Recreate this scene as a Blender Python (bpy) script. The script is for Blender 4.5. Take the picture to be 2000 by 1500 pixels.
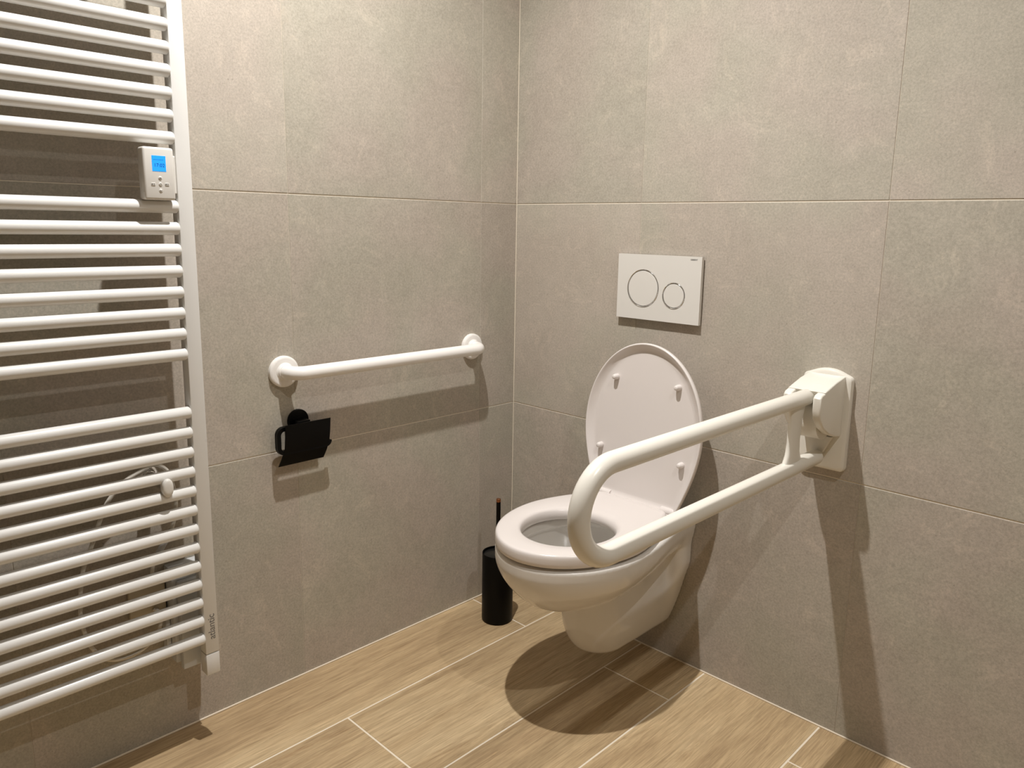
import bpy, bmesh, math, random
import numpy as np
from mathutils import Vector, Matrix
from math import pi, sin, cos, sqrt, radians

# ---------------------------------------------------------------- clear
for o in list(bpy.data.objects): bpy.data.objects.remove(o)
scene = bpy.context.scene
COL = scene.collection

# ---------------------------------------------------------------- camera
CAM = Vector((1.60373, -1.63299, 1.12220))
YAW, PITCH, ROLL = radians(-44.21688), radians(-10.46312), radians(1.00526)
FPX, CXP, CYP = 1495.853, 1010.912, 717.105
fw = Vector((sin(YAW)*cos(PITCH), cos(YAW)*cos(PITCH), sin(PITCH)))
rt = Vector((cos(YAW), -sin(YAW), 0)); up = rt.cross(fw)
r2 = rt*cos(ROLL) + up*sin(ROLL); u2 = -rt*sin(ROLL) + up*cos(ROLL)
cd = bpy.data.cameras.new('camera'); cam = bpy.data.objects.new('camera', cd); COL.objects.link(cam)
M = Matrix((r2, u2, -fw)).transposed().to_4x4(); M.translation = CAM
cam.matrix_world = M
cd.sensor_fit = 'HORIZONTAL'; cd.sensor_width = 36.0; cd.lens = 36.0*FPX/2000
cd.shift_x = (1000-CXP)/2000; cd.shift_y = (CYP-750)/2000
cd.clip_start = 0.02
scene.camera = cam

# ---------------------------------------------------------------- light
w = bpy.data.worlds.new('world'); scene.world = w; w.use_nodes = True
w.node_tree.nodes['Background'].inputs[0].default_value = (1, .93, .82, 1)
w.node_tree.nodes['Background'].inputs[1].default_value = 0.0
scene.view_settings.view_transform = 'Standard'; scene.view_settings.look = 'None'
scene.view_settings.gamma = 1; scene.view_settings.use_curve_mapping = False
scene.view_settings.exposure = 0.30
L1 = (0.58, -0.85, 2.45); L2 = (1.88, -0.90, 2.45)
def spot(name, loc, power, size, blend, rad, color=(1, .977, .948)):
    l = bpy.data.lights.new(name, 'SPOT'); l.energy = power; l.spot_size = radians(size); l.spot_blend = blend
    l.shadow_soft_size = rad; l.color = color
    o = bpy.data.objects.new(name, l); COL.objects.link(o); o.location = loc
    return o
spot('downlight_beam', (L1[0], L1[1], L1[2]), 119, 142, 1.0, .016)
spot('downlight_beam', (L2[0], L2[1], L2[2]), 42, 140, 1.0, .016)

# ---------------------------------------------------------------- helpers
def tagit(o, label=None, cat=None, group=None, kind=None):
    if label: o['label'] = label
    if cat: o['category'] = cat
    if group: o['group'] = group
    if kind: o['kind'] = kind
    return o
def empty(name, loc, label, cat, group=None):
    o = bpy.data.objects.new(name, None); COL.objects.link(o); o.location = loc; o.empty_display_size = .05
    return tagit(o, label, cat, group)
bpy_update = bpy.context.view_layer.update
def worldloc(o):
    v = Vector((0, 0, 0))
    while o is not None: v += o.location; o = o.parent
    return v
def obj(name, bm, mat, parent=None, smooth=None, world=True):
    """bm is in world coordinates; it is linked as one mesh object whose origin is its parent's"""
    me = bpy.data.meshes.new(name)
    if world and parent is not None:
        bmesh.ops.translate(bm, verts=bm.verts, vec=-worldloc(parent))
    bm.normal_update(); bm.to_mesh(me); bm.free()
    for m in (mat if isinstance(mat, (list, tuple)) else [mat]): me.materials.append(m)
    o = bpy.data.objects.new(name, me); COL.objects.link(o)
    if parent is not None: o.parent = parent
    if smooth is not None:
        for p in me.polygons: p.use_smooth = True
        if smooth < 180: me.set_sharp_from_angle(angle=radians(smooth))
    return o
def box(bm, a, b, bev=0, seg=2, mi=0):
    a, b = Vector(a), Vector(b)
    r = bmesh.ops.create_cube(bm, size=1)
    bmesh.ops.scale(bm, vec=b-a, verts=r['verts']); bmesh.ops.translate(bm, vec=(a+b)/2, verts=r['verts'])
    if bev:
        es = list({e for v in r['verts'] for e in v.link_edges})
        bmesh.ops.bevel(bm, geom=es, offset=bev, segments=seg, profile=.5, affect='EDGES', clamp_overlap=True)
    return r
def frame(d):
    d = d.normalized(); h = Vector((0, 0, 1)) if abs(d.z) < .9 else Vector((1, 0, 0))
    a = d.cross(h).normalized(); return a, a.cross(d).normalized()
def tube(bm, pts, r, n=20, cap=True, roundcap=False):
    pts = [Vector(p) for p in pts]
    rr = r if isinstance(r, (list, tuple)) else [r]*len(pts)
    if roundcap:
        d0 = (pts[0]-pts[1]).normalized(); d1 = (pts[-1]-pts[-2]).normalized(); A, B = [], []
        for k in (4, 3, 2, 1):
            t = k/4.0*pi/2*.96
            A.append((pts[0]+d0*(rr[0]*sin(t)*roundcap), rr[0]*cos(t)))
            B.append((pts[-1]+d1*(rr[-1]*sin(t)*roundcap), rr[-1]*cos(t)))
        B.reverse()
        pts = [p for p, _ in A]+pts+[p for p, _ in B]; rr = [q for _, q in A]+list(rr)+[q for _, q in B]
    t0 = (pts[1]-pts[0]).normalized(); a, b = frame(t0); rings = []
    for i, p in enumerate(pts):
        if i == 0: t = t0
        elif i == len(pts)-1: t = (pts[-1]-pts[-2]).normalized()
        else: t = ((pts[i+1]-p).normalized()+(p-pts[i-1]).normalized()).normalized()
        a = (a-t*a.dot(t)).normalized(); b = t.cross(a).normalized()
        rings.append([bm.verts.new(p+a*(rr[i]*cos(2*pi*k/n))+b*(rr[i]*sin(2*pi*k/n))) for k in range(n)])
    for i in range(len(rings)-1):
        for k in range(n):
            bm.faces.new((rings[i][k], rings[i][(k+1) % n], rings[i+1][(k+1) % n], rings[i+1][k]))
    if cap:
        bm.faces.new(list(reversed(rings[0]))); bm.faces.new(rings[-1])
    return rings
def lathe(bm, prof, origin, axis='z', n=48):
    """prof: list of (radius, height along axis)"""
    O = Vector(origin)
    def P(r, h, t):
        c, s = r*cos(t), r*sin(t)
        return O + {'z': Vector((c, s, h)), 'x': Vector((h, c, s)), 'y': Vector((c, -h, s))}[axis]
    rings = []
    for r, h in prof:
        if r < 1e-6: rings.append([bm.verts.new(P(0, h, 0))])
        else: rings.append([bm.verts.new(P(r, h, 2*pi*k/n)) for k in range(n)])
    for A, B in zip(rings, rings[1:]):
        for k in range(n):
            k2 = (k+1) % n
            if len(A) == 1 and len(B) == 1: continue
            if len(A) == 1: bm.faces.new((A[0], B[k2], B[k]))
            elif len(B) == 1: bm.faces.new((A[k], A[k2], B[0]))
            else: bm.faces.new((A[k], A[k2], B[k2], B[k]))
    bmesh.ops.recalc_face_normals(bm, faces=bm.faces)
def prism(bm, poly, fn, d0, d1, bev=0, seg=2):
    """poly of 2-D points, fn(u,v,d)->world"""
    a = [bm.verts.new(fn(u, v, d0)) for u, v in poly]; b = [bm.verts.new(fn(u, v, d1)) for u, v in poly]
    n = len(poly); fs = [bm.faces.new(a), bm.faces.new(list(reversed(b)))]
    for i in range(n): fs.append(bm.faces.new((a[i], b[i], b[(i+1) % n], a[(i+1) % n])))
    bmesh.ops.recalc_face_normals(bm, faces=fs)
    if bev:
        es = list({e for f in fs[:2] for e in f.edges})
        bmesh.ops.bevel(bm, geom=es, offset=bev, segments=seg, profile=.5, affect='EDGES', clamp_overlap=True)
def loft(bm, rings, closed=False, fill0=False, fill1=False):
    R = [[bm.verts.new(p) for p in r] for r in rings]; n = len(R[0]); m = len(R)
    for i in range(m if closed else m-1):
        A, B = R[i], R[(i+1) % m]
        for k in range(n): bm.faces.new((A[k], A[(k+1) % n], B[(k+1) % n], B[k]))
    if fill0: bm.faces.new(list(reversed(R[0])))
    if fill1: bm.faces.new(R[-1])
    bmesh.ops.recalc_face_normals(bm, faces=bm.faces)
def text_mesh(name, s, size, M, mat, parent, depth=.0003, align='CENTER', space=1.0):
    c = bpy.data.curves.new(name, 'FONT'); c.body = s; c.size = size; c.extrude = depth; c.align_x = align; c.align_y = 'CENTER'
    c.space_character = space
    t = bpy.data.objects.new(name+'_tmp', c); COL.objects.link(t); bpy_update()
    me = bpy.data.meshes.new_from_object(t.evaluated_get(bpy.context.evaluated_depsgraph_get()))
    bpy.data.objects.remove(t)
    me.transform(Matrix.Translation(-worldloc(parent)) @ M)
    me.materials.clear(); me.materials.append(mat); me.name = name
    o = bpy.data.objects.new(name, me); COL.objects.link(o); o.parent = parent
    return o

# surface nets over an implicit function (numpy)
def sdf_mesh(fn, lo, hi, h):
    lo = np.array(lo, float); n = np.ceil((np.array(hi)-lo)/h).astype(int)+1
    ax = [lo[i]+h*np.arange(n[i]) for i in range(3)]
    G = np.meshgrid(*ax, indexing='ij'); V = fn(*G); S = V < 0
    c = S[:-1, :-1, :-1].astype(int)
    tot = np.zeros_like(c)
    P = np.zeros(c.shape+(3,)); W = np.zeros(c.shape)
    cn = [(i, j, k) for i in (0, 1) for j in (0, 1) for k in (0, 1)]
    sh = c.shape
    def sub(A, q): return A[q[0]:q[0]+sh[0], q[1]:q[1]+sh[1], q[2]:q[2]+sh[2]]
    for q in cn: tot += sub(S, q)
    for q in cn:
        for a in range(3):
            if q[a]: continue
            p = list(q); p[a] = 1; va, vb = sub(V, q), sub(V, p)
            cr = (va < 0) != (vb < 0)
            t = np.where(cr, va/np.where(cr, va-vb, 1), 0)
            for d in range(3): P[..., d] += np.where(cr, (q[d] + (t if d == a else 0)), 0)
            W += cr
    act = (tot > 0) & (tot < 8)
    idx = -np.ones(sh, int); idx[act] = np.arange(act.sum())
    I = np.argwhere(act); verts = lo + h*(I + P[act]/W[act][:, None])
    e = h*.25
    for _ in range(4):                                  # pull the vertices onto the surface
        x, y, z = verts.T; f = fn(x, y, z)
        g = np.stack([(fn(x+e, y, z)-fn(x-e, y, z)), (fn(x, y+e, z)-fn(x, y-e, z)), (fn(x, y, z+e)-fn(x, y, z-e))], 1)/(2*e)
        g2 = (g*g).sum(1); st = -(f/np.maximum(g2, .05))[:, None]*g
        ln = np.linalg.norm(st, axis=1, keepdims=True); st *= np.minimum(1, .4*h/np.maximum(ln, 1e-9))
        verts = verts+st*.8
    faces = []
    for a in range(3):
        b, d = (a+1) % 3, (a+2) % 3
        s1 = [slice(1, -1)]*3; s1[a] = slice(0, -1); s2 = list(s1); s2[a] = slice(1, None)
        A, B = S[tuple(s1)], S[tuple(s2)]
        for flip, msk in ((False, A & ~B), (True, ~A & B)):
            q = np.argwhere(msk); off = np.array([s.start for s in s1]); q = q+off
            eb = np.zeros(3, int); eb[b] = 1; ed = np.zeros(3, int); ed[d] = 1
            c4 = [q-eb-ed, q-ed, q, q-eb]
            f = np.stack([idx[tuple(cc.T)] for cc in c4], 1)
            if flip: f = f[:, ::-1]
            faces.append(f)
    F = np.concatenate(faces); F = F[(F >= 0).all(1)]
    me = bpy.data.meshes.new('sdf'); me.from_pydata(verts.tolist(), [], F.tolist()); me.update()
    return me
def smin(a, b, k):
    hh = np.clip(.5+.5*(b-a)/k, 0, 1); return b*(1-hh)+a*hh-k*hh*(1-hh)
def smax(a, b, k): return -smin(-a, -b, k)

# ---------------------------------------------------------------- materials
def newmat(name):
    m = bpy.data.materials.new(name); m.use_nodes = True
    return m, m.node_tree.nodes, m.node_tree.links, m.node_tree.nodes['Principled BSDF']
def srgb(r, g, b):
    f = lambda c: (c/255/12.92) if c/255 <= .04045 else ((c/255+.055)/1.055)**2.4
    return (f(r), f(g), f(b), 1)
def simple(name, col, rough=.4, metal=0, coat=0, bump=0, bscale=200, spec=.5):
    m, N, Lk, B = newmat(name)
    B.inputs['Base Color'].default_value = col; B.inputs['Roughness'].default_value = rough; B.inputs['Metallic'].default_value = metal
    B.inputs['Coat Weight'].default_value = coat; B.inputs['Coat Roughness'].default_value = .08
    B.inputs['Specular IOR Level'].default_value = spec
    no = N.new('ShaderNodeTexNoise'); no.inputs['Scale'].default_value = bscale; no.inputs['Detail'].default_value = 2
    tc = N.new('ShaderNodeTexCoord'); Lk.new(tc.outputs['Object'], no.inputs['Vector'])
    mr = N.new('ShaderNodeMapRange'); mr.inputs[3].default_value = max(0, rough-.03); mr.inputs[4].default_value = rough+.04
    Lk.new(no.outputs[0], mr.inputs[0]); Lk.new(mr.outputs[0], B.inputs['Roughness'])
    if bump:
        bp = N.new('ShaderNodeBump'); bp.inputs['Strength'].default_value = bump; bp.inputs['Distance'].default_value = .0005
        Lk.new(no.outputs[0], bp.inputs['Height']); Lk.new(bp.outputs[0], B.inputs['Normal'])
    return m
ceramic = simple('white_glazed_ceramic', srgb(224, 220, 214), .12, bscale=3)
seatmat = simple('white_seat_plastic', srgb(226, 219, 215), .22, bscale=3)
enamel = simple('white_coated_metal', srgb(226, 225, 222), .28, bscale=5)
barwhite = simple('white_bar_coating', srgb(243, 240, 236), .30, bscale=5)
nylon = simple('white_nylon', srgb(233, 229, 219), .28, bscale=5)
plasticw = simple('white_plastic', srgb(222, 219, 213), .35)
plasticg = simple('grey_white_plastic', srgb(205, 207, 208), .5)
plasticb = simple('ivory_plastic', srgb(212, 200, 175), .5)
black = simple('matt_black_metal', (.0012, .0012, .0012, 1), .42, spec=.16)
blacklid = simple('black_recessed_lid', (.012, .012, .011, 1), .3, spec=.4)
chrome = simple('chrome', (.8, .8, .8, 1), .08, 1)
copper = simple('copper', srgb(176, 120, 84), .35, 1)
rubber = simple('dark_print', (.03, .03, .03, 1), .6)
darkgap = simple('dark_plastic', (.04, .038, .035, 1), .6)
ceilm = simple('white_ceiling_paint', srgb(235, 230, 220), .9, bump=.2, bscale=300)
groutm = simple('pale_grout', srgb(232, 222, 204), .85, bump=.3, bscale=900)
groutf = simple('pale_floor_grout', srgb(236, 224, 204), .85, bump=.3, bscale=900)
cablem = simple('white_cable', srgb(222, 216, 204), .4)
waterm, N, Lk, B = newmat('water')
B.inputs['Base Color'].default_value = (.75, .78, .76, 1); B.inputs['Transmission Weight'].default_value = 1; B.inputs['Roughness'].default_value = .02; B.inputs['IOR'].default_value = 1.33
lcdm, N, Lk, B = newmat('blue_lcd')
B.inputs['Base Color'].default_value = srgb(20, 120, 235); B.inputs['Emission Color'].default_value = srgb(30, 150, 250); B.inputs['Emission Strength'].default_value = .75
lcdd = simple('dark_blue_print', srgb(8, 60, 130), .4)
lampm, N, Lk, B = newmat('lamp_glass')
B.inputs['Emission Color'].default_value = (1, .9, .75, 1); B.inputs['Emission Strength'].default_value = 6

def wall_material():
    m, N, L, B = newmat('concrete_look_tile')
    geo = N.new('ShaderNodeNewGeometry'); at = N.new('ShaderNodeAttribute'); at.attribute_name = 'rnd'
    add = N.new('ShaderNodeVectorMath'); add.operation = 'MULTIPLY_ADD'
    L.new(at.outputs['Color'], add.inputs[0]); add.inputs[1].default_value = (7, 7, 7); L.new(geo.outputs['Position'], add.inputs[2])
    vec = add.outputs[0]
    def noise(sc, det, rough=.55, dist=0):
        n = N.new('ShaderNodeTexNoise'); n.inputs['Scale'].default_value = sc; n.inputs['Detail'].default_value = det
        n.inputs['Roughness'].default_value = rough; n.inputs['Distortion'].default_value = dist; L.new(vec, n.inputs['Vector']); return n
    def ramp(src, stops):
        r = N.new('ShaderNodeValToRGB'); e = r.color_ramp.elements
        e[0].position, e[0].color = stops[0]; e[1].position, e[1].color = stops[1]
        for p, c in stops[2:]:
            k = e.new(p); k.color = c
        L.new(src, r.inputs[0]); return r
    n1 = noise(3.2, 5, .6, .4)
    base = ramp(n1.outputs[0], [(.3, srgb(170, 162, 150)), (.72, srgb(190, 182, 171))])
    # low frequency hue drift between a pinkish and a greenish grey
    n2 = noise(4.5, 1, .5)
    hue = ramp(n2.outputs[0], [(.4, srgb(184, 172, 160)), (.6, srgb(177, 172, 156))])
    mx = N.new('ShaderNodeMix'); mx.data_type = 'RGBA'; mx.inputs[0].default_value = .5
    L.new(base.outputs[0], mx.inputs[6]); L.new(hue.outputs[0], mx.inputs[7])
    # fine mottling
    n3 = noise(210, 5, .8); f3 = ramp(n3.outputs[0], [(.36, (.74, .74, .73, 1)), (.64, (1.16, 1.16, 1.16, 1))])
    n4 = noise(28, 5, .7); f4 = ramp(n4.outputs[0], [(.32, (.945, .945, .945, 1)), (.68, (1.04, 1.04, 1.04, 1))])
    def mul(a, b, fac=1):
        q = N.new('ShaderNodeMix'); q.data_type = 'RGBA'; q.blend_type = 'MULTIPLY'; q.inputs[0].default_value = fac
        L.new(a, q.inputs[6]); L.new(b, q.inputs[7]); return q.outputs[2]
    c = mul(mul(mx.outputs[2], f3.outputs[0], .7), f4.outputs[0])
    # pits
    vo = N.new('ShaderNodeTexVoronoi'); vo.inputs['Scale'].default_value = 55; L.new(vec, vo.inputs['Vector'])
    n5 = noise(9, 2); pm = N.new('ShaderNodeMath'); pm.operation = 'MULTIPLY_ADD'; pm.inputs[1].default_value = -.22; pm.inputs[2].default_value = .17
    L.new(n5.outputs[0], pm.inputs[0])
    lt = N.new('ShaderNodeMath'); lt.operation = 'LESS_THAN'; L.new(vo.outputs['Distance'], lt.inputs[0]); L.new(pm.outputs[0], lt.inputs[1])
    pit = N.new('ShaderNodeMix'); pit.data_type = 'RGBA'; pit.blend_type = 'MULTIPLY'
    pf = N.new('ShaderNodeMath'); pf.operation = 'MULTIPLY'; pf.inputs[1].default_value = .28; L.new(lt.outputs[0], pf.inputs[0])
    L.new(pf.outputs[0], pit.inputs[0]); L.new(c, pit.inputs[6]); pit.inputs[7].default_value = (.3, .28, .25, 1)
    # thin veins
    n6 = noise(2.3, 4, .6, 1.6)
    sub = N.new('ShaderNodeMath'); sub.operation = 'SUBTRACT'; sub.inputs[1].default_value = .5; L.new(n6.outputs[0], sub.inputs[0])
    ab = N.new('ShaderNodeMath'); ab.operation = 'ABSOLUTE'; L.new(sub.outputs[0], ab.inputs[0])
    vr = N.new('ShaderNodeMapRange'); vr.inputs[1].default_value = .0; vr.inputs[2].default_value = .006; vr.inputs[3].default_value = 1; vr.inputs[4].default_value = 0
    L.new(ab.outputs[0], vr.inputs[0])
    n7 = noise(5, 3); gate = N.new('ShaderNodeMapRange'); gate.inputs[1].default_value = .5; gate.inputs[2].default_value = .66; gate.inputs[4].default_value = .3
    L.new(n7.outputs[0], gate.inputs[0])
    vm = N.new('ShaderNodeMath'); vm.operation = 'MULTIPLY'; L.new(vr.outputs[0], vm.inputs[0]); L.new(gate.outputs[0], vm.inputs[1])
    ve = N.new('ShaderNodeMix'); ve.data_type = 'RGBA'; L.new(vm.outputs[0], ve.inputs[0]); L.new(pit.outputs[2], ve.inputs[6]); ve.inputs[7].default_value = srgb(196, 184, 166)
    # soft pale scratches
    n8 = noise(6, 6, .75, 2.5)
    sc = ramp(n8.outputs[0], [(.56, (1, 1, 1, 1)), (.64, (1.12, 1.11, 1.1, 1)), (.70, (1, 1, 1, 1))])
    c2 = mul(ve.outputs[2], sc.outputs[0])
    # every tile has a tone of its own
    sp = N.new('ShaderNodeSeparateColor'); L.new(at.outputs['Color'], sp.inputs[0])
    tr = N.new('ShaderNodeMapRange'); tr.inputs[3].default_value = .95; tr.inputs[4].default_value = 1.05; L.new(sp.outputs[0], tr.inputs[0])
    hs = N.new('ShaderNodeHueSaturation'); L.new(c2, hs.inputs['Color']); L.new(tr.outputs[0], hs.inputs['Value'])
    L.new(hs.outputs[0], B.inputs['Base Color'])
    B.inputs['Roughness'].default_value = .62; B.inputs['Specular IOR Level'].default_value = .35
    bp = N.new('ShaderNodeBump'); bp.inputs['Strength'].default_value = .25; bp.inputs['Distance'].default_value = .0006
    L.new(n3.outputs[0], bp.inputs['Height']); L.new(bp.outputs[0], B.inputs['Normal'])
    return m
wallm = wall_material()

def wood_material():
    m, N, L, B = newmat('wood_look_plank_tile')
    geo = N.new('ShaderNodeNewGeometry'); at = N.new('ShaderNodeAttribute'); at.attribute_name = 'rnd'
    add = N.new('ShaderNodeVectorMath'); add.operation = 'MULTIPLY_ADD'
    L.new(at.outputs['Color'], add.inputs[0]); add.inputs[1].default_value = (5, 5, 5); L.new(geo.outputs['Position'], add.inputs[2])
    def mp(sx, sy):
        q = N.new('ShaderNodeVectorMath'); q.operation = 'MULTIPLY'; q.inputs[1].default_value = (sx, sy, 1); L.new(add.outputs[0], q.inputs[0]); return q.outputs[0]
    def noise(v, sc, det, rough=.6, dist=0):
        n = N.new('ShaderNodeTexNoise'); n.inputs['Scale'].default_value = sc; n.inputs['Detail'].default_value = det
        n.inputs['Roughness'].default_value = rough; n.inputs['Distortion'].default_value = dist; L.new(v, n.inputs['Vector']); return n.outputs[0]
    def ramp(src, stops):
        r = N.new('ShaderNodeValToRGB'); e = r.color_ramp.elements
        e[0].position, e[0].color = stops[0]; e[1].position, e[1].color = stops[1]
        for p, c in stops[2:]:
            k = e.new(p); k.color = c
        L.new(src, r.inputs[0]); return r.outputs[0]
    def mul(a, b, fac=1):
        q = N.new('ShaderNodeMix'); q.data_type = 'RGBA'; q.blend_type = 'MULTIPLY'; q.inputs[0].default_value = fac
        L.new(a, q.inputs[6]); L.new(b, q.inputs[7]); return q.outputs[2]
    base = ramp(noise(mp(1, .18), 7, 4, .6, .8), [(.28, srgb(170, 145, 111)), (.5, srgb(195, 171, 134)), (.74, srgb(208, 187, 151))])
    grain = ramp(noise(mp(1, .035), 120, 5, .75, .6), [(.3, (.78, .76, .74, 1)), (.62, (1.06, 1.06, 1.06, 1))])
    fine = ramp(noise(mp(1, .045), 330, 3, .7), [(.33, (.80, .78, .76, 1)), (.66, (1.12, 1.12, 1.12, 1))])
    # dark figure: long streaks and knots
    streak = ramp(noise(mp(1, .085), 15, 6, .72, 1.3), [(.33, (.58, .50, .43, 1)), (.43, (1, 1, 1, 1))])
    dark = ramp(noise(mp(1, .045), 40, 4, .65, .8), [(.30, (.60, .54, .47, 1)), (.42, (1, 1, 1, 1))])
    fleck = ramp(noise(mp(1, .2), 90, 2, .5), [(.74, (1, 1, 1, 1)), (.80, (1.35, 1.3, 1.2, 1))])
    c = mul(mul(mul(mul(mul(base, grain), fine), streak, .62), dark, .45), fleck, .6)
    sp = N.new('ShaderNodeSeparateColor'); L.new(at.outputs['Color'], sp.inputs[0])
    tr = N.new('ShaderNodeMapRange'); tr.inputs[3].default_value = .93; tr.inputs[4].default_value = 1.08; L.new(sp.outputs[0], tr.inputs[0])
    hs = N.new('ShaderNodeHueSaturation'); L.new(c, hs.inputs['Color']); L.new(tr.outputs[0], hs.inputs['Value'])
    L.new(hs.outputs[0], B.inputs['Base Color'])
    B.inputs['Roughness'].default_value = .5; B.inputs['Specular IOR Level'].default_value = .4
    bp = N.new('ShaderNodeBump'); bp.inputs['Strength'].default_value = .35; bp.inputs['Distance'].default_value = .0008
    L.new(noise(mp(1, .08), 150, 4, .7), bp.inputs['Height']); L.new(bp.outputs[0], B.inputs['Normal'])
    return m
woodm = wood_material()

# ---------------------------------------------------------------- the room
RX, RY, RZ = 3.10, -3.00, 2.5
rng = random.Random(4)
def panel(name, rects, fn, back, gap, cham, mats, kind='structure', gapu=None):
    gapu = gap if gapu is None else gapu
    """rects: tiles in (u,v); fn(u,v,d)->world, d=0 the finished face, positive into the wall. One mesh of tiles over a grout bed."""
    bm = bmesh.new(); lay = bm.faces.layers.float_color if hasattr(bm.faces.layers, 'float_color') else None
    cl = bm.loops.layers.float_color.new('rnd')
    def face(ps, mi, c):
        f = bm.faces.new([bm.verts.new(fn(*p)) for p in ps]); f.material_index = mi
        for l in f.loops: l[cl] = c
    for (u0, u1, v0, v1) in rects:
        c = (rng.random(), rng.random(), rng.random(), 1); g = gap/2; h = gapu/2
        o = [(u0+h, v0+g), (u1-h, v0+g), (u1-h, v1-g), (u0+h, v1-g)]
        i = [(u0+h+cham, v0+g+cham), (u1-h-cham, v0+g+cham), (u1-h-cham, v1-g-cham), (u0+h+cham, v1-g-cham)]
        face([(p[0], p[1], 0) for p in i], 0, c)
        for k in range(4):
            a, b = i[k], i[(k+1) % 4]; A, Bb = o[k], o[(k+1) % 4]
            face([(a[0], a[1], 0), (b[0], b[1], 0), (Bb[0], Bb[1], cham), (A[0], A[1], cham)], 0, c)
            face([(A[0], A[1], cham), (Bb[0], Bb[1], cham), (Bb[0], Bb[1], cham+.0015), (A[0], A[1], cham+.0015)], 0, c)
    U0, U1, V0, V1 = back
    d0, d1 = cham*1.3, .09
    P = [(U0, V0), (U1, V0), (U1, V1), (U0, V1)]
    face([(a, b, d0) for a, b in P], 1, (0, 0, 0, 1)); face([(a, b, d1) for a, b in reversed(P)], 1, (0, 0, 0, 1))
    for k in range(4):
        a, b = P[k], P[(k+1) % 4]; face([(a[0], a[1], d0), (a[0], a[1], d1), (b[0], b[1], d1), (b[0], b[1], d0)], 1, (0, 0, 0, 1))
    bmesh.ops.recalc_face_normals(bm, faces=bm.faces)
    # make sure front faces look into the room
    o = obj(name, bm, mats); o['kind'] = kind
    me = o.data; q = fn(0, 0, -1)-fn(0, 0, 0)
    for p in me.polygons:
        if p.material_index == 0 and p.normal.dot(q) < -.1: p.flip()
    return o
def cuts(a, b, start, step):
    s = [a]; k = math.ceil((a-start)/step+1e-6)
    while start+k*step < b-1e-4: s.append(start+k*step); k += 1
    return s+[b]
zc = cuts(0, RZ, .5921, .5921)
def rects(us, vs): return [(a, b, c, d) for a, b in zip(us, us[1:]) for c, d in zip(vs, vs[1:])]
T = .0010
wl = panel('wall_left', rects(cuts(0, -RY, .1419, .593), zc), lambda u, v, d: Vector((-d, -u, v)), (0, -RY, 0, RZ),   .0022, T, [wallm, groutm], gapu=.0006)
wb = panel('wall_back', rects(cuts(0, RX, .4417, .5985), zc), lambda u, v, d: Vector((u, d, v)), (0, RX, 0, RZ),   .0022, T, [wallm, groutm], gapu=.0006)
panel('wall_right', rects(cuts(0, -RY, .1419, .593), zc), lambda u, v, d: Vector((RX+d, -u, v)), (0, -RY, 0, RZ),   .0022, T, [wallm, groutm], gapu=.0006)
panel('wall_front', rects(cuts(0, RX, .4417, .5985), zc), lambda u, v, d: Vector((u, RY-d, v)), (0, RX, 0, RZ),   .0022, T, [wallm, groutm], gapu=.0006)
# floor planks
xs = [0, .2250, .5075, .7060, 1.0060, 1.2050, 1.4900, 1.6900, 1.9900, 2.2700, 2.4700, 2.7700, RX]
fr = []
for i, (a, b) in enumerate(zip(xs, xs[1:])):
    js = cuts(0, -RY, .1650 if i % 2 == 0 else .7570, 1.2)
    fr += [(a, b, c, d) for c, d in zip(js, js[1:])]
panel('floor', fr, lambda u, v, d: Vector((u, -v, -d)), (0, RX, 0, -RY), .0042, .0006, [woodm, groutf])
bm = bmesh.new(); box(bm, (-.09, RY-.09, RZ), (RX+.09, .09, RZ+.1)); obj('ceiling', bm, ceilm)['kind'] = 'structure'
# grout / sealant lines where floor and walls meet
for k, (a, b) in enumerate([((0, RY, 0), (.0035, 0, .0035)), ((0, -.0035, 0), (RX, 0, .0035)), ((0, -.0022, 0.0035), (.0022, 0, RZ))]):
    bm = bmesh.new(); box(bm, a, b, .0008, 1); obj('trim_%d' % (k+1), bm, groutf if k < 2 else groutm)['kind'] = 'structure'

# ---------------------------------------------------------------- ceiling downlights
def downlight(loc, label):
    t = empty('recessed_spotlight', (loc[0], loc[1], RZ), label, 'ceiling light', 'recessed ceiling spotlights')
    bm = bmesh.new(); lathe(bm, [(.030, 0), (.030, -.006), (.036, -.010), (.044, -.008), (.046, 0)], (loc[0], loc[1], RZ), 'z')
    obj('ring', bm, chrome, t, 40)
    bm = bmesh.new(); lathe(bm, [(0, -.003), (.028, -.003), (.028, 0), (0, 0)], (loc[0], loc[1], RZ), 'z')
    obj('lamp_lens', bm, lampm, t, 40)
downlight(L1, 'round chrome ceiling spotlight above the toilet, nearer the corner')
downlight(L2, 'round chrome ceiling spotlight further from the corner, right of the folding rail')

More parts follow.
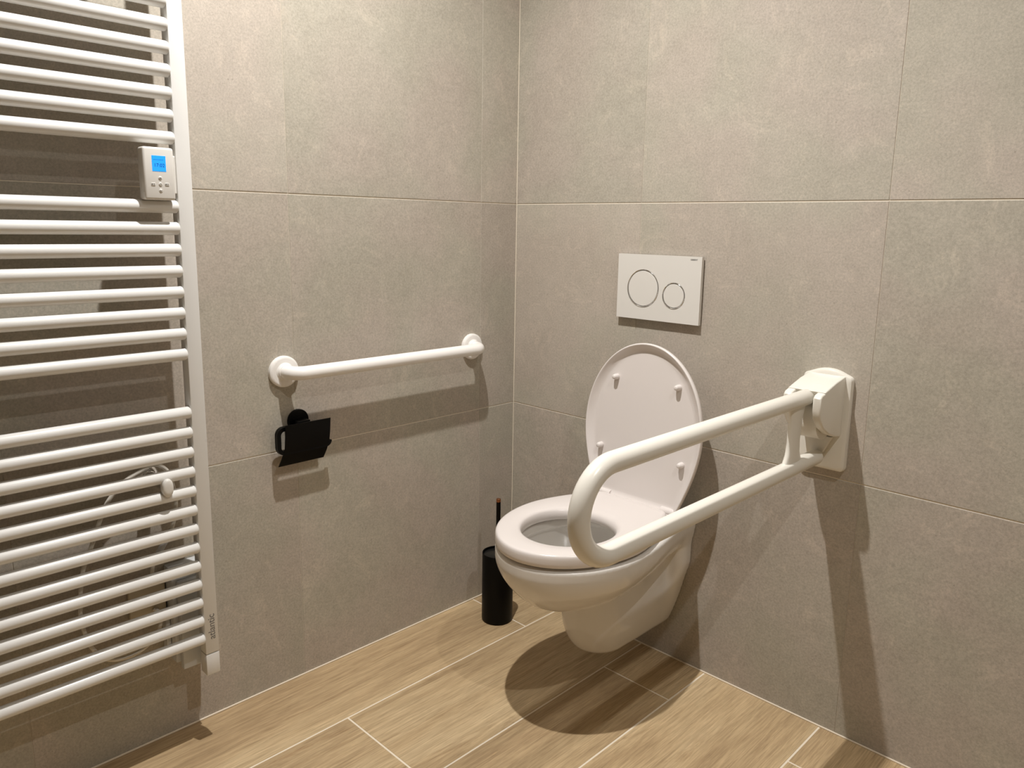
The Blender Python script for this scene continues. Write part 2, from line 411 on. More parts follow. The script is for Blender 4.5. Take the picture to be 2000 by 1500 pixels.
# ---------------------------------------------------------------- toilet
XC = .528
toilet = empty('toilet', (XC, 0, .055), 'white wall-hung toilet with raised lid on the grey tiled back wall', 'toilet')
def w_out(Y):
    Y = np.asarray(Y, float)
    s = np.clip((Y-.097)/.213, -.6, 1)
    h00 = 2*s**3-3*s**2+1; h10 = s**3-2*s**2+s; h01 = -2*s**3+3*s**2
    back = h00*.103+h10*.096+h01*.169
    t = np.clip((Y-.31)/.222, 0, 1); front = .169*np.sqrt(np.maximum(0, 1-t*t))
    return np.where(Y < .31, back, front)
def poly_sdf(X, Y, pts):
    pts = np.array(pts); shp = X.shape; X = X.ravel(); Y = Y.ravel(); d = np.full(X.shape, 1e9); ins = np.zeros(X.shape, bool)
    n = len(pts)
    for i in range(n):
        a = pts[i]; b = pts[(i+1) % n]; e = b-a; px = X-a[0]; py = Y-a[1]
        t = np.clip((px*e[0]+py*e[1])/(e@e), 0, 1); d = np.minimum(d, (px-t*e[0])**2+(py-t*e[1])**2)
        c = ((a[1] > Y) != (b[1] > Y)); 
        with np.errstate(divide='ignore', invalid='ignore'): xx = e[0]*(Y-a[1])/(e[1] if e[1] else 1e-12)+a[0]
        ins ^= c & (X < xx)
    return (np.where(ins, -1, 1)*np.sqrt(d)).reshape(shp)
def w_pan(Y):                                              # half width of the ceramic rim, wall to tip
    Y = np.asarray(Y, float)
    s = np.clip((Y+.02)/.33, 0, 1); back = .118+(.1655-.118)*(s*s*(3-2*s))
    t = np.clip((Y-.31)/.212, 0, 1); front = .1655*np.sqrt(np.maximum(0, 1-t*t))
    return np.where(Y < .31, back, front)
ys = np.concatenate([np.linspace(-.03, .31, 12), .31+.212*np.sin(np.linspace(0, pi/2, 24))[1:]])
pan_poly = [(w_pan(y), y) for y in ys]+[(-w_pan(y), y) for y in ys[::-1][1:]]
# tabulate the outline distance once and interpolate it
gx = np.linspace(-.26, .26, 131); gy = np.linspace(-.06, .62, 171)
GT = poly_sdf(*np.meshgrid(gx, gy, indexing='ij'), pan_poly)
def bil(T_, X, Y):
    fx = np.clip((X-gx[0])/(gx[1]-gx[0]), 0, len(gx)-1.001); fy = np.clip((Y-gy[0])/(gy[1]-gy[0]), 0, len(gy)-1.001)
    i = fx.astype(int); j = fy.astype(int); a = fx-i; b = fy-j
    return (T_[i, j]*(1-a)+T_[i+1, j]*a)*(1-b)+(T_[i, j+1]*(1-a)+T_[i+1, j+1]*a)*b
def pan_fn(X, Y, Z):
    o = bil(GT, X, Y)
    # bowl: band at the rim, round underside
    q = np.clip((.384-Z)/.1385, 0, 1.0)
    g = .165*(1-np.power(np.maximum(1e-5, 1-q**1.62), .60)) + np.clip(.246-Z, 0, 1)*2.5
    bowl = (o-.0065+g)*.72
    bowl = bowl+.0022*np.clip((.283-Z)/.003, 0, 1)*np.clip((Y-.16)/.05, 0, 1)
    # underside of the band rises towards the wall
    ramp = (.338-.34*np.clip(Y-.03, 0, .4))-Z
    bowl = smax(bowl, ramp*.9, .012)
    # pedestal (trap)
    zz = np.clip((Z-.083)/.135, 0, 1); c = np.sqrt(np.maximum(0, 1-(1-zz)**2))
    fr = .228+.105*c; r = .042+.034*c
    dy = np.maximum(Y-(fr-r*1.3), 0)/1.3; ped = np.sqrt(X*X+dy*dy+1e-9)-r
    ped = smax(ped*.85, .083-Z, .035)
    body = smin(bowl, ped, .008)
    # flange against the wall
    hwz = .040+.078*np.clip((Z-.085)/.20, 0, 1)**.7
    yf = Y-(.036+.012*np.clip((Z-.1)/.25, 0, 1))
    flange = smax(smax((np.abs(X)-hwz)*.93, yf, .03), .084-Z, .08)
    # webs that run from the trap out to the flange
    web = (np.abs(X)-(.092-.28*np.clip(Y-.03, 0, .3)))*.85
    web = smax(web, (np.abs(X)-hwz+.006)*.9, .02)
    web = smax(smax(web, Y-.20, .02), Z-(.235-.1*Y), .04); web = smax(web, .078-Z, .04)
    flange = smin(flange, web, .02)
    body = smin(body, flange, .014)
    rec = (np.sqrt(((np.abs(X)-.130)/.055)**2+((Y-.110)/.062)**2+((Z-.272)/.058)**2+1e-9)-1)*.05
    body = smax(body, -rec, .012)
    # cavity: never nearer than 11 mm to the outer skin
    cav = (np.sqrt((X/.128)**2+((Y-.335)/.168)**2+(np.clip(.375-Z, -.2, 1)/.24)**2+1e-9)-1)*.115
    cav = smax(cav, body+.012, .006)
    tt = np.clip((.31-Y)/.07, 0, 1); cav = smax(cav, .270-.062*tt*tt*(3-2*tt)-Z, .012)
    cav = smax(cav, Z-.384, .008)
    lip = (np.sqrt((X/.116)**2+((Y-.335)/.152)**2+1e-9)-1)*.11
    lip = smax(lip, .37-Z, .01)
    cavity = smin(cav, lip, .006)
    body = smax(smax(body, Z-.4085, .007), -cavity, .006)
    return smax(body, .0006-Y, .0015)
me = sdf_mesh(pan_fn, (-.20, -.006, .04), (.20, .545, .42), .0048)
me.transform(Matrix.Translation((XC, 0, 0)) @ Matrix.Scale(-1, 4, (0, 1, 0)))
me.flip_normals(); me.transform(Matrix.Translation(-toilet.location)); me.materials.append(ceramic); me.name = 'pan'
for p in me.polygons: p.use_smooth = True
pan = bpy.data.objects.new('pan', me); COL.objects.link(pan); pan.parent = toilet
sm = pan.modifiers.new('smooth', 'SMOOTH'); sm.factor = .5; sm.iterations = 2
# water
bm = bmesh.new(); lathe(bm, [(0, .0), (.044, .0), (.044, -.004), (0, -.004)], (XC, -.25, .212), 'z')
obj('water', bm, waterm, toilet)

def outline(wf, Y0, Y1, n=96, sharp=.0):
    """closed outline (X,Y), symmetric, from a half width function, evenly resampled"""
    t = np.linspace(0, 1, 400); Y = Y0+(Y1-Y0)*np.sin(t*pi/2)**1.0; X = wf(Y)
    P = np.concatenate([np.stack([X, Y], 1), np.stack([-X, Y], 1)[::-1]])
    P = np.concatenate([P, P[:1]]); d = np.r_[0, np.cumsum(np.hypot(*np.diff(P, axis=0).T))]
    s = np.linspace(0, d[-1], n, endpoint=False); return np.stack([np.interp(s, d, P[:, 0]), np.interp(s, d, P[:, 1])], 1)
def by_angle(P, c, n=120):
    a = np.arctan2(P[:, 1]-c[1], P[:, 0]-c[0]); r = np.hypot(P[:, 0]-c[0], P[:, 1]-c[1]); k = np.argsort(a); a = a[k]; r = r[k]
    t = np.linspace(-pi, pi, n, endpoint=False); rr = np.interp(t, np.r_[a-2*pi, a, a+2*pi], np.r_[r, r, r])
    return np.stack([c[0]+rr*np.cos(t), c[1]+rr*np.sin(t)], 1)
def smooth_loop(P, it=2):
    for _ in range(it): P = (np.roll(P, 1, 0)+2*P+np.roll(P, -1, 0))/4
    return P
SC = (0, .335)
so = smooth_loop(by_angle(outline(w_out, .097, .532, 600), SC, 160), 3)
th = np.linspace(-pi, pi, 160, endpoint=False)
hy = np.where(np.sin(th) > 0, .119, .103)
si = np.stack([.106*np.cos(th), .345+hy*np.sin(th)], 1)
si = by_angle(si, SC, 160)
bm = bmesh.new(); rings = []
# section: across from outer (0) to inner (1), height z
sec = [(.08, .4152), (.03, .4160), (.008, .4190), (0, .4250), (0, .4340), (.010, .4395), (.034, .4428), (.075, .4446), (.16, .4455), (.5, .4458), (.84, .4448), (.93, .4425), (.975, .4385), (1, .4310), (1, .4250), (.985, .4190), (.95, .4155), (.5, .4152)]
for t, z in sec:
    P = so*(1-t)+si*t
    rings.append([Vector((XC+p[0], -p[1], z)) for p in P])
loft(bm, rings, closed=True)
obj('seat', bm, seatmat, toilet, 50)
for sx in (-1, 1):
    for yy in (.16, .44):
        ww = .135 if yy < .3 else .125
        bm = bmesh.new(); lathe(bm, [(0, .4065), (.008, .4065), (.009, .412), (.008, .4156), (0, .4156)], (XC+sx*(ww-.018), -yy, 0), 'z', 20)
        obj('seat_buffer', bm, seatmat, toilet, 40)
# lid
H = .415; LY0, LZ0, LY1, LZ1 = .100, .428, .068, .8395
vdir = Vector((0, -(LY1-LY0), LZ1-LZ0)).normalized(); wdir = Vector((0, -vdir.z, vdir.y))  # wdir points to the camera side
def w_lid(v):
    t = np.asarray(v, float)/H; s = np.clip(t/.48, 0, 1)
    back = (2*s**3-3*s**2+1)*.120+(s**3-2*s**2+s)*.085+(-2*s**3+3*s**2)*.1745
    q = np.clip((t-.48)/.52, 0, 1); return np.where(t < .48, back, .1745*np.sqrt(np.maximum(0, 1-q*q)))
lo_ = smooth_loop(by_angle(outline(w_lid, 0, H, 600), (0, .21), 160), 3)
def inset(P, d):
    t = np.roll(P, -1, 0)-np.roll(P, 1, 0); t /= np.linalg.norm(t, axis=1, keepdims=True)
    n = np.stack([-t[:, 1], t[:, 0]], 1); c = P.mean(0); n *= np.sign(((c-P)*n).sum(1))[:, None]; n = smooth_loop(n, 4)
    return P+n*d
def lidp(p, wv): return Vector((XC-.001, -LY0, LZ0)) + Vector((p[0], 0, 0)) + vdir*p[1] + wdir*wv
bm = bmesh.new(); rings = []
for d, wv in [(.150, -.0275), (.09, -.027), (.045, -.0255), (.018, -.022), (.005, -.016), (.0, -.010), (0, -.003), (.0012, -.0006), (.003, 0), (.0048, -.0008), (.007, -.0035), (.014, -.0095), (.0205, -.0128), (.0235, -.0135), (.03, -.0136), (.09, -.0130), (.150, -.0128)]:
    rings.append([lidp(p, wv) for p in (inset(lo_, d) if d <= .03 else (inset(lo_, .03)-np.array([0, .21]))*(1-(d-.03)/.125)+np.array([0, .21]))])
loft(bm, rings, fill0=True, fill1=True)
obj('lid', bm, seatmat, toilet, 60)
lidobj = toilet.children[-1] if False else [c for c in COL.objects if c.name == 'lid'][0]
for bx, bv in [(-.092, .318), (.094, .318), (-.124, .132), (.122, .132)]:
    c = lidp((bx, bv), -.0135); bm = bmesh.new()
    tube(bm, [c, c+wdir*.004, c+wdir*.010, c+wdir*.014], [.0078, .0078, .0072, .0062], 20, roundcap=.6)
    obj('lid_bumper', bm, seatmat, lidobj, 60)
# hinges
for sx in (-1, 1):
    bm = bmesh.new()
    tube(bm, [(XC+sx*.098-.020, -.088, .436), (XC+sx*.098+.020, -.088, .436)], .0105, 24)
    box(bm, (XC+sx*.098-.014, -.096, .406), (XC+sx*.098+.014, -.070, .436), .004)
    obj('hinge', bm, seatmat, toilet, 40)

# ---------------------------------------------------------------- flush plate
px0, px1, pz0, pz1 = .3877, .6337, .8921, 1.0561
fp = empty('flush_plate', ((px0+px1)/2, 0, pz0), 'white rectangular flush plate with two round buttons above the toilet', 'flush plate')
def holed_plate(bm, holes, yf, yb, bev=.0012):
    """rectangular plate with round holes: front faces as a fan between a grid of cells"""
    xm = (holes[0][0]+holes[0][2]+holes[1][0]-holes[1][2])/2
    cells = [(px0, xm, holes[0]), (xm, px1, holes[1])]
    for (a, b, (cx, cz, r)) in cells:
        n = 96
        for y, flip in ((yf, 0), (yb, 1)):
            for k in range(n):
                def ring(t):
                    c, s = cos(t), sin(t)
                    tx = ((b-cx) if c > 0 else (a-cx))/c if abs(c) > 1e-9 else 1e9
                    tz = ((pz1-cz) if s > 0 else (pz0-cz))/s if abs(s) > 1e-9 else 1e9
                    q = min(tx, tz); return (cx+q*c, cz+q*s), (cx+r*c, cz+r*s)
                corners = [math.atan2(z-cz, x-cx) for x in (a, b) for z in (pz0, pz1)]
                t0, t1 = 2*pi*k/n-pi, 2*pi*(k+1)/n-pi
                ts = [t0]+sorted(t for t in corners if t0+1e-6 < t < t1-1e-6)+[t1]
                for u, v in zip(ts, ts[1:]):
                    (o1, i1), (o2, i2) = ring(u), ring(v)
                    vs = [bm.verts.new((p[0], y, p[1])) for p in (i1, o1, o2, i2)]
                    f = bm.faces.new(vs if flip else list(reversed(vs)))
        for k in range(n):
            t0, t1 = 2*pi*k/n, 2*pi*(k+1)/n
            bm.faces.new([bm.verts.new(p) for p in ((cx+r*cos(t0), yf, cz+r*sin(t0)), (cx+r*cos(t1), yf, cz+r*sin(t1)), (cx+r*cos(t1), yb, cz+r*sin(t1)), (cx+r*cos(t0), yb, cz+r*sin(t0)))])
    P = [(px0, pz0), (px1, pz0), (px1, pz1), (px0, pz1)]
    for k in range(4):
        a, b = P[k], P[(k+1) % 4]
        bm.faces.new([bm.verts.new(p) for p in ((a[0], yf, a[1]), (a[0], yb, a[1]), (b[0], yb, b[1]), (b[0], yf, b[1]))])
    bmesh.ops.remove_doubles(bm, verts=bm.verts, dist=1e-6)
    bmesh.ops.recalc_face_normals(bm, faces=bm.faces)
BIG = (.4672, .9712, .0480); SML = (.5592, .9586, .0328)
bm = bmesh.new(); holed_plate(bm, [BIG, SML], -.0135, -.0045); obj('faceplate', bm, plasticw, fp)
bm = bmesh.new(); box(bm, (px0+.004, -.0045, pz0+.004), (px1-.003, -.0005, pz1-.004)); obj('backplate', bm, darkgap, fp)
for (cx, cz, r), nm in ((BIG, 'full'), (SML, 'half')):
    bm = bmesh.new(); lathe(bm, [(r-.0026, .0115), (r-.0022, .0142), (r-.0012, .0148), (r-.0004, .0142), (r-.0004, .0050), (r-.0026, .0050)], (cx, 0, cz), 'y', 96)
    obj('button_ring', bm, chrome, fp, 50)
    bm = bmesh.new(); lathe(bm, [(0, .0050), (r-.0032, .0050), (r-.0032, .0126), (r-.0042, .0138), (0, .0138)], (cx, 0, cz), 'y', 96)
    obj('flush_button', bm, plasticw, fp, 50)
text_mesh('lettering', 'GEBERIT', .0052, Matrix.Translation((.6122, -.0137, 1.0487)) @ Matrix.Rotation(pi/2, 4, 'X'), rubber, fp, .0001)

# ---------------------------------------------------------------- grab bar on the left wall
gb = empty('grab_bar', (0, -.47, .7815), 'straight white horizontal grab bar on the left tiled wall', 'grab bar')
ya, yb_, zb, off, rad = -.7645, -.1780, .7815, .0530, .0160
pts = [(.010, ya, zb)]; re = .032
for k in range(0, 9):
    t = k/8*pi/2; pts.append((off-re+re*sin(t), ya+re-re*cos(t), zb))
for k in range(8, -1, -1):
    t = k/8*pi/2; pts.append((off-re+re*sin(t), yb_-re+re*cos(t), zb))
pts.append((.010, yb_, zb))
bm = bmesh.new(); tube(bm, pts, rad, 32); obj('rail', bm, barwhite, gb, 50)
for y in (ya, yb_):
    bm = bmesh.new(); lathe(bm, [(0, .0003), (.0365, .0003), (.0368, .004), (.0362, .0085), (.0335, .0108), (.030, .0112), (.0215, .0112), (.0185, .0135), (.0172, .018), (0, .018)], (0, y, zb), 'x', 64)
    obj('wall_flange', bm, barwhite, gb, 35)

# ---------------------------------------------------------------- paper holder
tp = empty('toilet_paper_holder', (0, -.735, .66), 'matt black empty toilet paper holder with hinged cover below the grab bar', 'toilet paper holder')
bm = bmesh.new(); lathe(bm, [(0, .0003), (.0265, .0003), (.0268, .006), (.0255, .0085), (0, .0085)], (0, -.732, .660), 'x', 48)
obj('wall_flange', bm, black, tp, 35)
bm = bmesh.new(); box(bm, (.0075, -.748, .6470), (.033, -.716, .6645), .002); obj('mounting_arm', bm, black, tp, 40)
# flat bar frame: top rod, left side, bottom rod with upturned end
xf = .030
path = [(xf, -.690, .6530)]
cy0, r0 = -.7990, .014
zt, zbm = .6530, .5960
for k in range(0, 7): t = k/6*pi/2; path.append((xf, cy0+r0-r0*sin(t), zt-r0+r0*cos(t)))
for k in range(0, 7): t = k/6*pi/2; path.append((xf, cy0+r0-r0*cos(t), zbm+r0-r0*sin(t)))
yr = -.6665
for k in range(0, 7): t = k/6*pi/2; path.append((xf, yr-.010+.010*sin(t), zbm+.010-.010*cos(t)))
path.append((xf, yr, .6060))
bm = bmesh.new(); P = [Vector(p) for p in path]; rr = []
for i, p in enumerate(P):
    t = (P[min(i+1, len(P)-1)]-P[max(i-1, 0)]).normalized(); n = Vector((1, 0, 0)).cross(t).normalized()
    hw, hx = .0048, .006
    rr.append([p+n*hw+Vector((hx, 0, 0)), p-n*hw+Vector((hx, 0, 0)), p-n*hw-Vector((hx, 0, 0)), p+n*hw-Vector((hx, 0, 0))])
loft(bm, rr, fill0=True, fill1=True); obj('roll_bar', bm, black, tp)
# hinged cover plate, bent
prof = [(.0437, .6630), (.0432, .6580), (.0422, .648), (.0405, .630), (.0370, .605), (.0325, .583), (.0270, .564)]
bm = bmesh.new(); ydist = lambda i: (-.7925, -.6765)
ring = []
n = len(prof)
for i in range(n):
    a = Vector((prof[i][0], 0, prof[i][1])); b = Vector((prof[min(i+1, n-1)][0]-prof[max(i-1, 0)][0], 0, prof[min(i+1, n-1)][1]-prof[max(i-1, 0)][1])).normalized()
    nn = Vector((b.z, 0, -b.x))*-.0009
    y0 = -.7870-(.0, .0, .0, .0, .0, .006, .012)[i]; y1 = -.6690-(.0, .0, .0, .0, .001, .006, .012)[i]
    ring.append([a+nn+Vector((0, y0, 0)), a+nn+Vector((0, y1, 0)), a-nn+Vector((0, y1, 0)), a-nn+Vector((0, y0, 0))])
loft(bm, ring, fill0=True, fill1=True); obj('cover', bm, black, tp, 40)

# ---------------------------------------------------------------- toilet brush
bx_, by_ = .137, -.193
tb = empty('toilet_brush', (bx_, by_, 0), 'matt black cylindrical toilet brush set with copper handle tip in the corner', 'toilet brush')
bm = bmesh.new(); lathe(bm, [(0, .0005), (.040, .0005), (.0435, .003), (.0445, .008), (.0445, .204), (.0438, .2055), (.0425, .2055), (.0418, .204), (.0418, .197), (0, .197)], (bx_, by_, 0), 'z', 64)
obj('holder', bm, black, tb, 40)
bm = bmesh.new(); lathe(bm, [(0, .1972), (.040, .1972), (.0402, .1995), (.039, .2005), (.010, .2005), (.0075, .203), (0, .203)], (bx_, by_, 0), 'z', 64)
obj('brush_lid', bm, blacklid, tb, 40)
bm = bmesh.new(); lathe(bm, [(0, .202), (.0062, .202), (.0062, .356), (0, .356)], (bx_, by_, 0), 'z', 24); h = obj('handle', bm, black, tb, 40)
bm = bmesh.new(); lathe(bm, [(0, .356), (.0064, .356), (.0064, .3635), (.0054, .3650), (0, .3650)], (bx_, by_, 0), 'z', 24)
tagit(obj('handle_tip', bm, copper, h, 40), 'copper coloured tip')

# ---------------------------------------------------------------- folding support rail
hx = .9555
dr = empty('folding_support_rail', (hx, 0, .6125), 'white folding toilet support rail, lowered, hinged on the back wall beside the toilet', 'support rail')
# backplate with arched top
def rrect_arch(x0, x1, z0, z1, arch, rc, ins=0):
    P = []; x0 += ins; x1 -= ins; z0 += ins; z1 -= ins
    for k in range(7): t = pi+k/6*pi/2; P.append((x0+rc+rc*cos(t), z0+rc+rc*sin(t)))
    for k in range(7): t = 3*pi/2+k/6*pi/2; P.append((x1-rc+rc*cos(t), z0+rc+rc*sin(t)))
    for k in range(5): t = k/4*pi/2*.85; P.append((x1-rc+rc*cos(t), z1-arch-rc+rc*sin(t)))
    for k in range(1, 12): u = k/12; x = x1-rc-(x1-x0-2*rc)*u; P.append((x, z1-arch*(2*u-1)**2))
    for k in range(5): t = pi-(1-k/4)*0-pi/2*.85+k/4*pi/2*.85; P.append((x0+rc+rc*cos(t), z1-arch-rc+rc*sin(t)))
    return P
bm = bmesh.new(); rg = []
for ins, y in [(0, -.0003), (0, -.011), (.0012, -.0145), (.004, -.0165), (.008, -.0170)]:
    rg.append([Vector((p[0], y, p[1])) for p in rrect_arch(hx-.0525, hx+.0525, .6125, .8335, .012, .010, ins)])
loft(bm, rg, fill0=True, fill1=True); obj('backplate', bm, nylon, dr, 35)
# housing: two cheeks, sloping top, drum between them
HS = bmesh.new()
prof = [(-.015, .8195), (-.060, .8130), (-.100, .8028), (-.128, .7965), (-.134, .7900), (-.134, .765), (-.128, .745), (-.108, .724), (-.078, .707), (-.045, .696), (-.015, .690)]
for x0, x1 in ((hx-.040, hx-.0225), (hx+.0225, hx+.040)):
    prism(HS, prof, lambda u, v, d: Vector((d, u, v)), x0, x1, .0035, 3)
top = [(-.015, .8215), (-.060, .8150), (-.100, .8050), (-.116, .8005), (-.110, .790), (-.015, .790)]
prism(HS, top, lambda u, v, d: Vector((d, u, v)), hx-.0398, hx+.0398, .003, 3)
obj('hinge_housing', HS, nylon, dr, 35)
bm = bmesh.new(); tube(bm, [(hx-.022, -.062, .735), (hx+.022, -.062, .735)], .044, 48); obj('hinge_drum', bm, nylon, dr, 40)
bm = bmesh.new()
prism(bm, [(-.026, .690), (.028, .690), (.010, .652), (-.018, .648)], lambda u, v, d: Vector((hx+u, d, v)), -.0165, -.030, .003, 2)
obj('stop_block', bm, nylon, dr, 35)
# the loop
zu, zl, ye, rr_ = .7855, .6425, -.7660, .0715
zm = (zu+zl)/2; pts = [(hx, -.112, zu), (hx, -.20, zu), (hx, -.5, zu)]
for k in range(0, 25): t = k/24*pi; pts.append((hx, ye-rr_*sin(t)*1.0, zm+rr_*cos(t)))
pts += [(hx, -.5, zl), (hx, -.20, zl), (hx, -.040, zl)]
bm = bmesh.new(); tube(bm, pts, .0165, 32, roundcap=.8); obj('rail_loop', bm, nylon, dr, 60)
bm = bmesh.new()
rg = []
for z, y0, y1, hw in [(zu-.008, -.200, -.112, .0085), (zu-.018, -.190, -.122, .0080), (.745, -.183, -.130, .0075), (.70, -.180, -.134, .0075), (.675, -.184, -.132, .008), (zl+.013, -.196, -.120, .0085), (zl+.004, -.205, -.112, .0085)]:
    c = (y0+y1)/2; a = (y1-y0)/2; rg.append([Vector((hx+hw*np.sign(cos(t))*abs(cos(t))**.7, c+a*np.sign(sin(t))*abs(sin(t))**.8, z)) for t in np.linspace(0, 2*pi, 24, endpoint=False)])
loft(bm, rg, fill0=True, fill1=True); obj('web', bm, nylon, dr, 50)

# ---------------------------------------------------------------- towel radiator
ZB, ZT = .165, 1.93
PY0, PY1 = -1.0215, -.9925           # right post
W_ = .50
QY1 = PY1-W_+.029; QY0 = QY1-.029     # left post, outside the frame
ra = empty('towel_radiator', (0, -1.24, ZB), 'tall white towel radiator of round horizontal tubes on the left wall', 'towel radiator')
posts = []
for y0, y1 in ((PY0, PY1), (QY0, QY1)):
    bm = bmesh.new(); box(bm, (.0715, y0, ZB+.049), (.1018, y1, ZT), .0022, 2); posts.append(obj('post', bm, enamel, ra, 35))
    bm = bmesh.new(); box(bm, (.0715, y0, ZB), (.1018, y1, ZB+.0478), .0022, 2); obj('end_cap', bm, enamel, posts[-1], 35)
zs = [1.2723+.0402*k for k in range(10)] + [1.1463-.0407*k for k in range(8)] + [.7430-.0411*k for k in range(13)] + [1.765+.0402*k for k in range(4)]
proto = None
for z in zs:
    if proto is None:
        bm = bmesh.new(); tube(bm, [(.0925, QY1-.001, 0), (.0925, PY0-.003, 0)], .0122, 28, roundcap=.55)
        bmesh.ops.translate(bm, verts=bm.verts, vec=(0, 1.24, 0))
        proto = obj('tube', bm, enamel, ra, 60, world=False); proto.location = (0, 0, z-ZB)
    else:
        c = proto.copy(); COL.objects.link(c); c.parent = ra; c.location = (0, 0, z-ZB)
# wall fixings: oval white cap, chrome stem and rosette
for (y, z) in ((-1.0785, .6012), (QY1+.065, .6012), (-1.0785, 1.70), (QY1+.065, 1.70)):
    bm = bmesh.new(); rg = []
    for s, x in [(.8, .094), (1, .097), (1, .108), (.93, .1105), (.75, .1120), (.4, .1126)]:
        rg.append([Vector((x, y+.0105*s*cos(t), z+.0185*s*np.sign(sin(t))*abs(sin(t))**.85)) for t in np.linspace(0, 2*pi, 32, endpoint=False)])
    loft(bm, rg, fill0=True, fill1=True); cap = obj('fixing_cap', bm, plasticw, ra, 50)
    bm = bmesh.new(); lathe(bm, [(0, .0005), (.021, .0005), (.021, .004), (.018, .007), (.0125, .008), (.0125, .040), (.0095, .043), (.0095, .096), (0, .096)], (0, y, z), 'x', 32)
    obj('fixing_stem', bm, chrome, cap, 40)
# lettering, reads upwards
R3 = Matrix(((0, 0, 1), (0, 1, 0), (-1, 0, 0)))   # local x -> -z ... replaced below
# local x -> +z (reading upwards), local y -> -y ... normal -> +x
Mt = Matrix(((0, 0, 1, .1020), (0, -1, 0, -1.0062), (1, 0, 0, .2745), (0, 0, 0, 1)))
text_mesh('lettering', 'atlantic', .0205, Mt, simple('grey_print', (.16, .15, .14, 1), .6), posts[0], .0002, space=.98)
# control unit
cu0, cu1, cz0, cz1 = -1.0875, -1.0320, 1.1575, 1.2520
bm = bmesh.new(); box(bm, (.0850, cu0+.003, cz0+.002), (.104, cu1, cz1-.002), .003, 2); box(bm, (.0935, cu0, cz0), (.120, cu1, cz1), .0045, 3)
box(bm, (.080, cu1-.004, cz0+.012), (.100, PY0+.0005, cz1-.012), .002, 1)
cu = obj('control_unit', bm, plasticw, ra, 35)
bm = bmesh.new(); box(bm, (.1195, -1.0722, 1.2088), (.1204, -1.0475, 1.2368), .0003, 1); lc = obj('lcd_screen', bm, lcdm, cu)
def facing(y, z, x=.1205): return Matrix(((0, 0, 1, x), (1, 0, 0, y), (0, 1, 0, z), (0, 0, 0, 1)))
text_mesh('screen_digits', '17:02', .0088, facing(-1.0594, 1.2195), lcdd, lc, .00008)
bm = bmesh.new()
for k in range(6): box(bm, (.1204, -1.0690+.0030*k, 1.2290), (.12048, -1.0670+.0030*k, 1.2298))
obj('screen_marks', bm, lcdd, lc)
greyp = simple('grey_icon', (.22, .21, .19, 1), .5)
for y, z, kind in [(-1.0592, 1.1970, 'o'), (-1.0592, 1.1858, 'c'), (-1.0592, 1.1745, 'v'), (-1.0722, 1.1855, 's'), (-1.0475, 1.1860, 's')]:
    bm = bmesh.new()
    if kind == 's': box(bm, (.1197, y-.0036, z-.0026), (.1208, y+.0036, z+.0026), .0004, 1)
    else: lathe(bm, [(0, .1197), (.0032, .1197), (.0032, .1206), (.0026, .1210), (0, .1210)], (0, y, z), 'x', 20)
    b_ = obj('push_button', bm, plasticw, cu, 40)
    bm = bmesh.new()
    if kind == 's': box(bm, (.1207, y-.0030, z-.0016), (.12095, y-.0004, z+.0016)); box(bm, (.1207, y+.0006, z-.0016), (.12095, y+.0026, z-.0004)); box(bm, (.1207, y+.0006, z+.0003), (.12095, y+.0026, z+.0016))
    elif kind == 'c': tube(bm, [(.1211, y-.0018, z+.0004), (.1211, y-.0006, z+.0015), (.1211, y+.001, z+.0013), (.1211, y+.0018, z)], .0004, 6)
    elif kind == 'o': box(bm, (.1207, y-.0020, z-.0012), (.1212, y+.0020, z+.0012), .0002, 1)
    else: tube(bm, [(.1211, y-.0018, z+.0012), (.1211, y, z-.0014), (.1211, y+.0018, z+.0012)], .0005, 6)
    obj('icon', bm, greyp, b_)

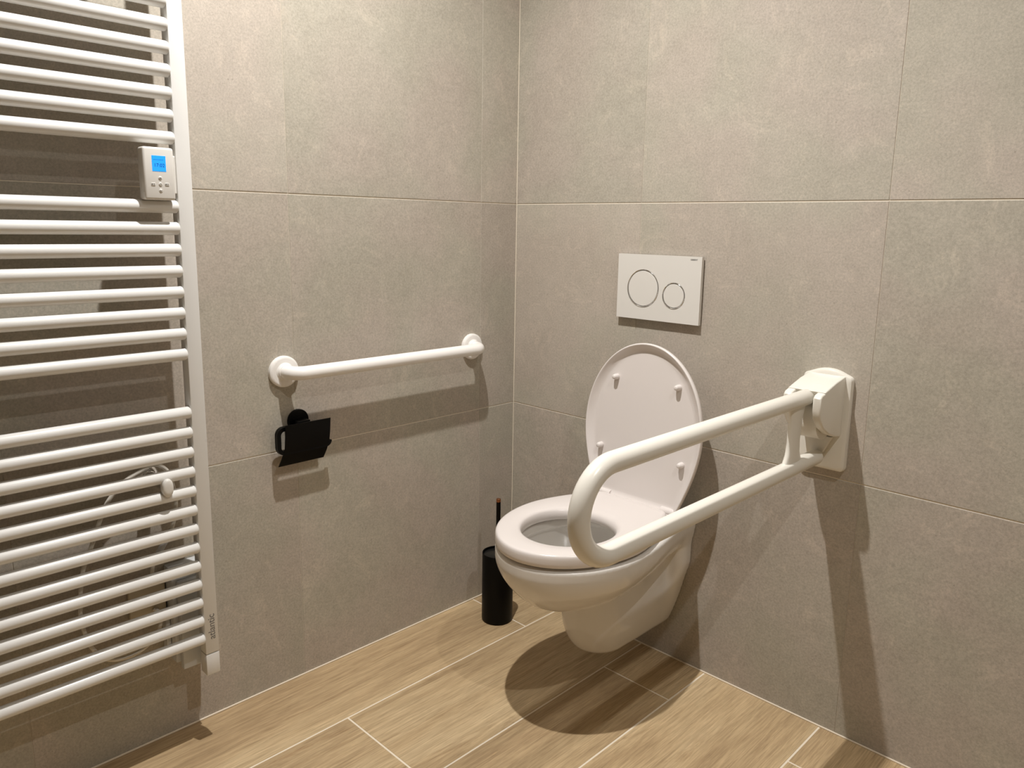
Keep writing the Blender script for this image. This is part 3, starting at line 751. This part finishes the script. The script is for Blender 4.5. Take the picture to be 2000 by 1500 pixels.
# ---------------------------------------------------------------- behind the radiator
jb = empty('junction_box', (0, -1.03, .205), 'pale grey-white electrical box low on the wall behind the radiator right post', 'electrical box')
bm = bmesh.new(); box(bm, (.0005, -1.060, .184), (.040, -.990, .398), .003, 2); obj('box_body', bm, plasticg, jb, 35)
bm = bmesh.new(); box(bm, (.0405, -1.0515, .172), (.056, -.993, .372), .003, 2); jl = obj('box_cover', bm, plasticg, jb, 35)
bm = bmesh.new(); box(bm, (.0005, -1.0700, .198), (.022, -1.0605, .300), .002, 1); obj('side_clip', bm, plasticg, jb, 35)
for y, z in ((-1.037, .384), (-1.006, .386)):
    bm = bmesh.new(); lathe(bm, [(0, .0398), (.0035, .0398), (.0035, .0412), (0, .0412)], (0, y, z), 'x', 16); obj('screw', bm, rubber, jb, 40)
sk = empty('cable_outlet', (0, -1.096, .34), 'ivory square cable outlet on the wall behind the lower radiator tubes', 'wall outlet')
bm = bmesh.new(); box(bm, (.0005, -1.136, .296), (.012, -1.0625, .3725), .003, 2); obj('cover', bm, plasticb, sk, 35)
for y in (-1.106, -1.086):
    bm = bmesh.new(); lathe(bm, [(0, .0115), (.0032, .0115), (.0032, .0128), (0, .0128)], (0, y, .3255), 'x', 16); obj('screw', bm, rubber, sk, 40)
def spline(P, n=8):
    P = [Vector(p) for p in P]; P = [P[0]*2-P[1]]+P+[P[-1]*2-P[-2]]; out = []
    for i in range(1, len(P)-2):
        for k in range(n):
            t = k/n; a, b, c, d = P[i-1:i+3]
            out.append(.5*((2*b)+(c-a)*t+(2*a-5*b+4*c-d)*t*t+(3*b-a-3*c+d)*t**3))
    return out+[P[-2]]
cp = [(.030, -1.0900, .372), (.030, -1.0935, .392), (.034, -1.0935, .4104), (.036, -1.0882, .4313), (.036, -1.0712, .4544), (.034, -1.054, .4777), (.032, -1.0415, .5083), (.030, -1.036, .548), (.030, -1.043, .592), (.030, -1.0530, .6167), (.030, -1.0751, .6300), (.030, -1.1056, .6200), (.030, -1.1354, .6060),
      (.028, -1.1614, .578), (.026, -1.1743, .5548), (.024, -1.1893, .5164), (.022, -1.2033, .478), (.020, -1.2181, .44), (.020, -1.2274, .3786), (.020, -1.228, .3354), (.020, -1.2165, .2812), (.022, -1.191, .2424), (.024, -1.155, .2310), (.026, -1.1212, .2375), (.026, -1.0913, .2593), (.024, -1.080, .290), (.018, -1.083, .306), (.0135, -1.090, .312)]
cb = empty('power_cable', (0.02, -1.15, .24), 'white power cable looped behind the towel radiator tubes', 'cable')
bm = bmesh.new(); tube(bm, spline(cp), .0042, 12); obj('cord', bm, cablem, cb, 60)
bm = bmesh.new(); a = Vector(cp[4]); d = (Vector(cp[5])-Vector(cp[3])).normalized(); tube(bm, [a-d*.016, a+d*.016], .0062, 12)
lb = obj('cable_tag', bm, plasticg, cb, 40); lb['label'] = 'printed paper tag wrapped round the cord'
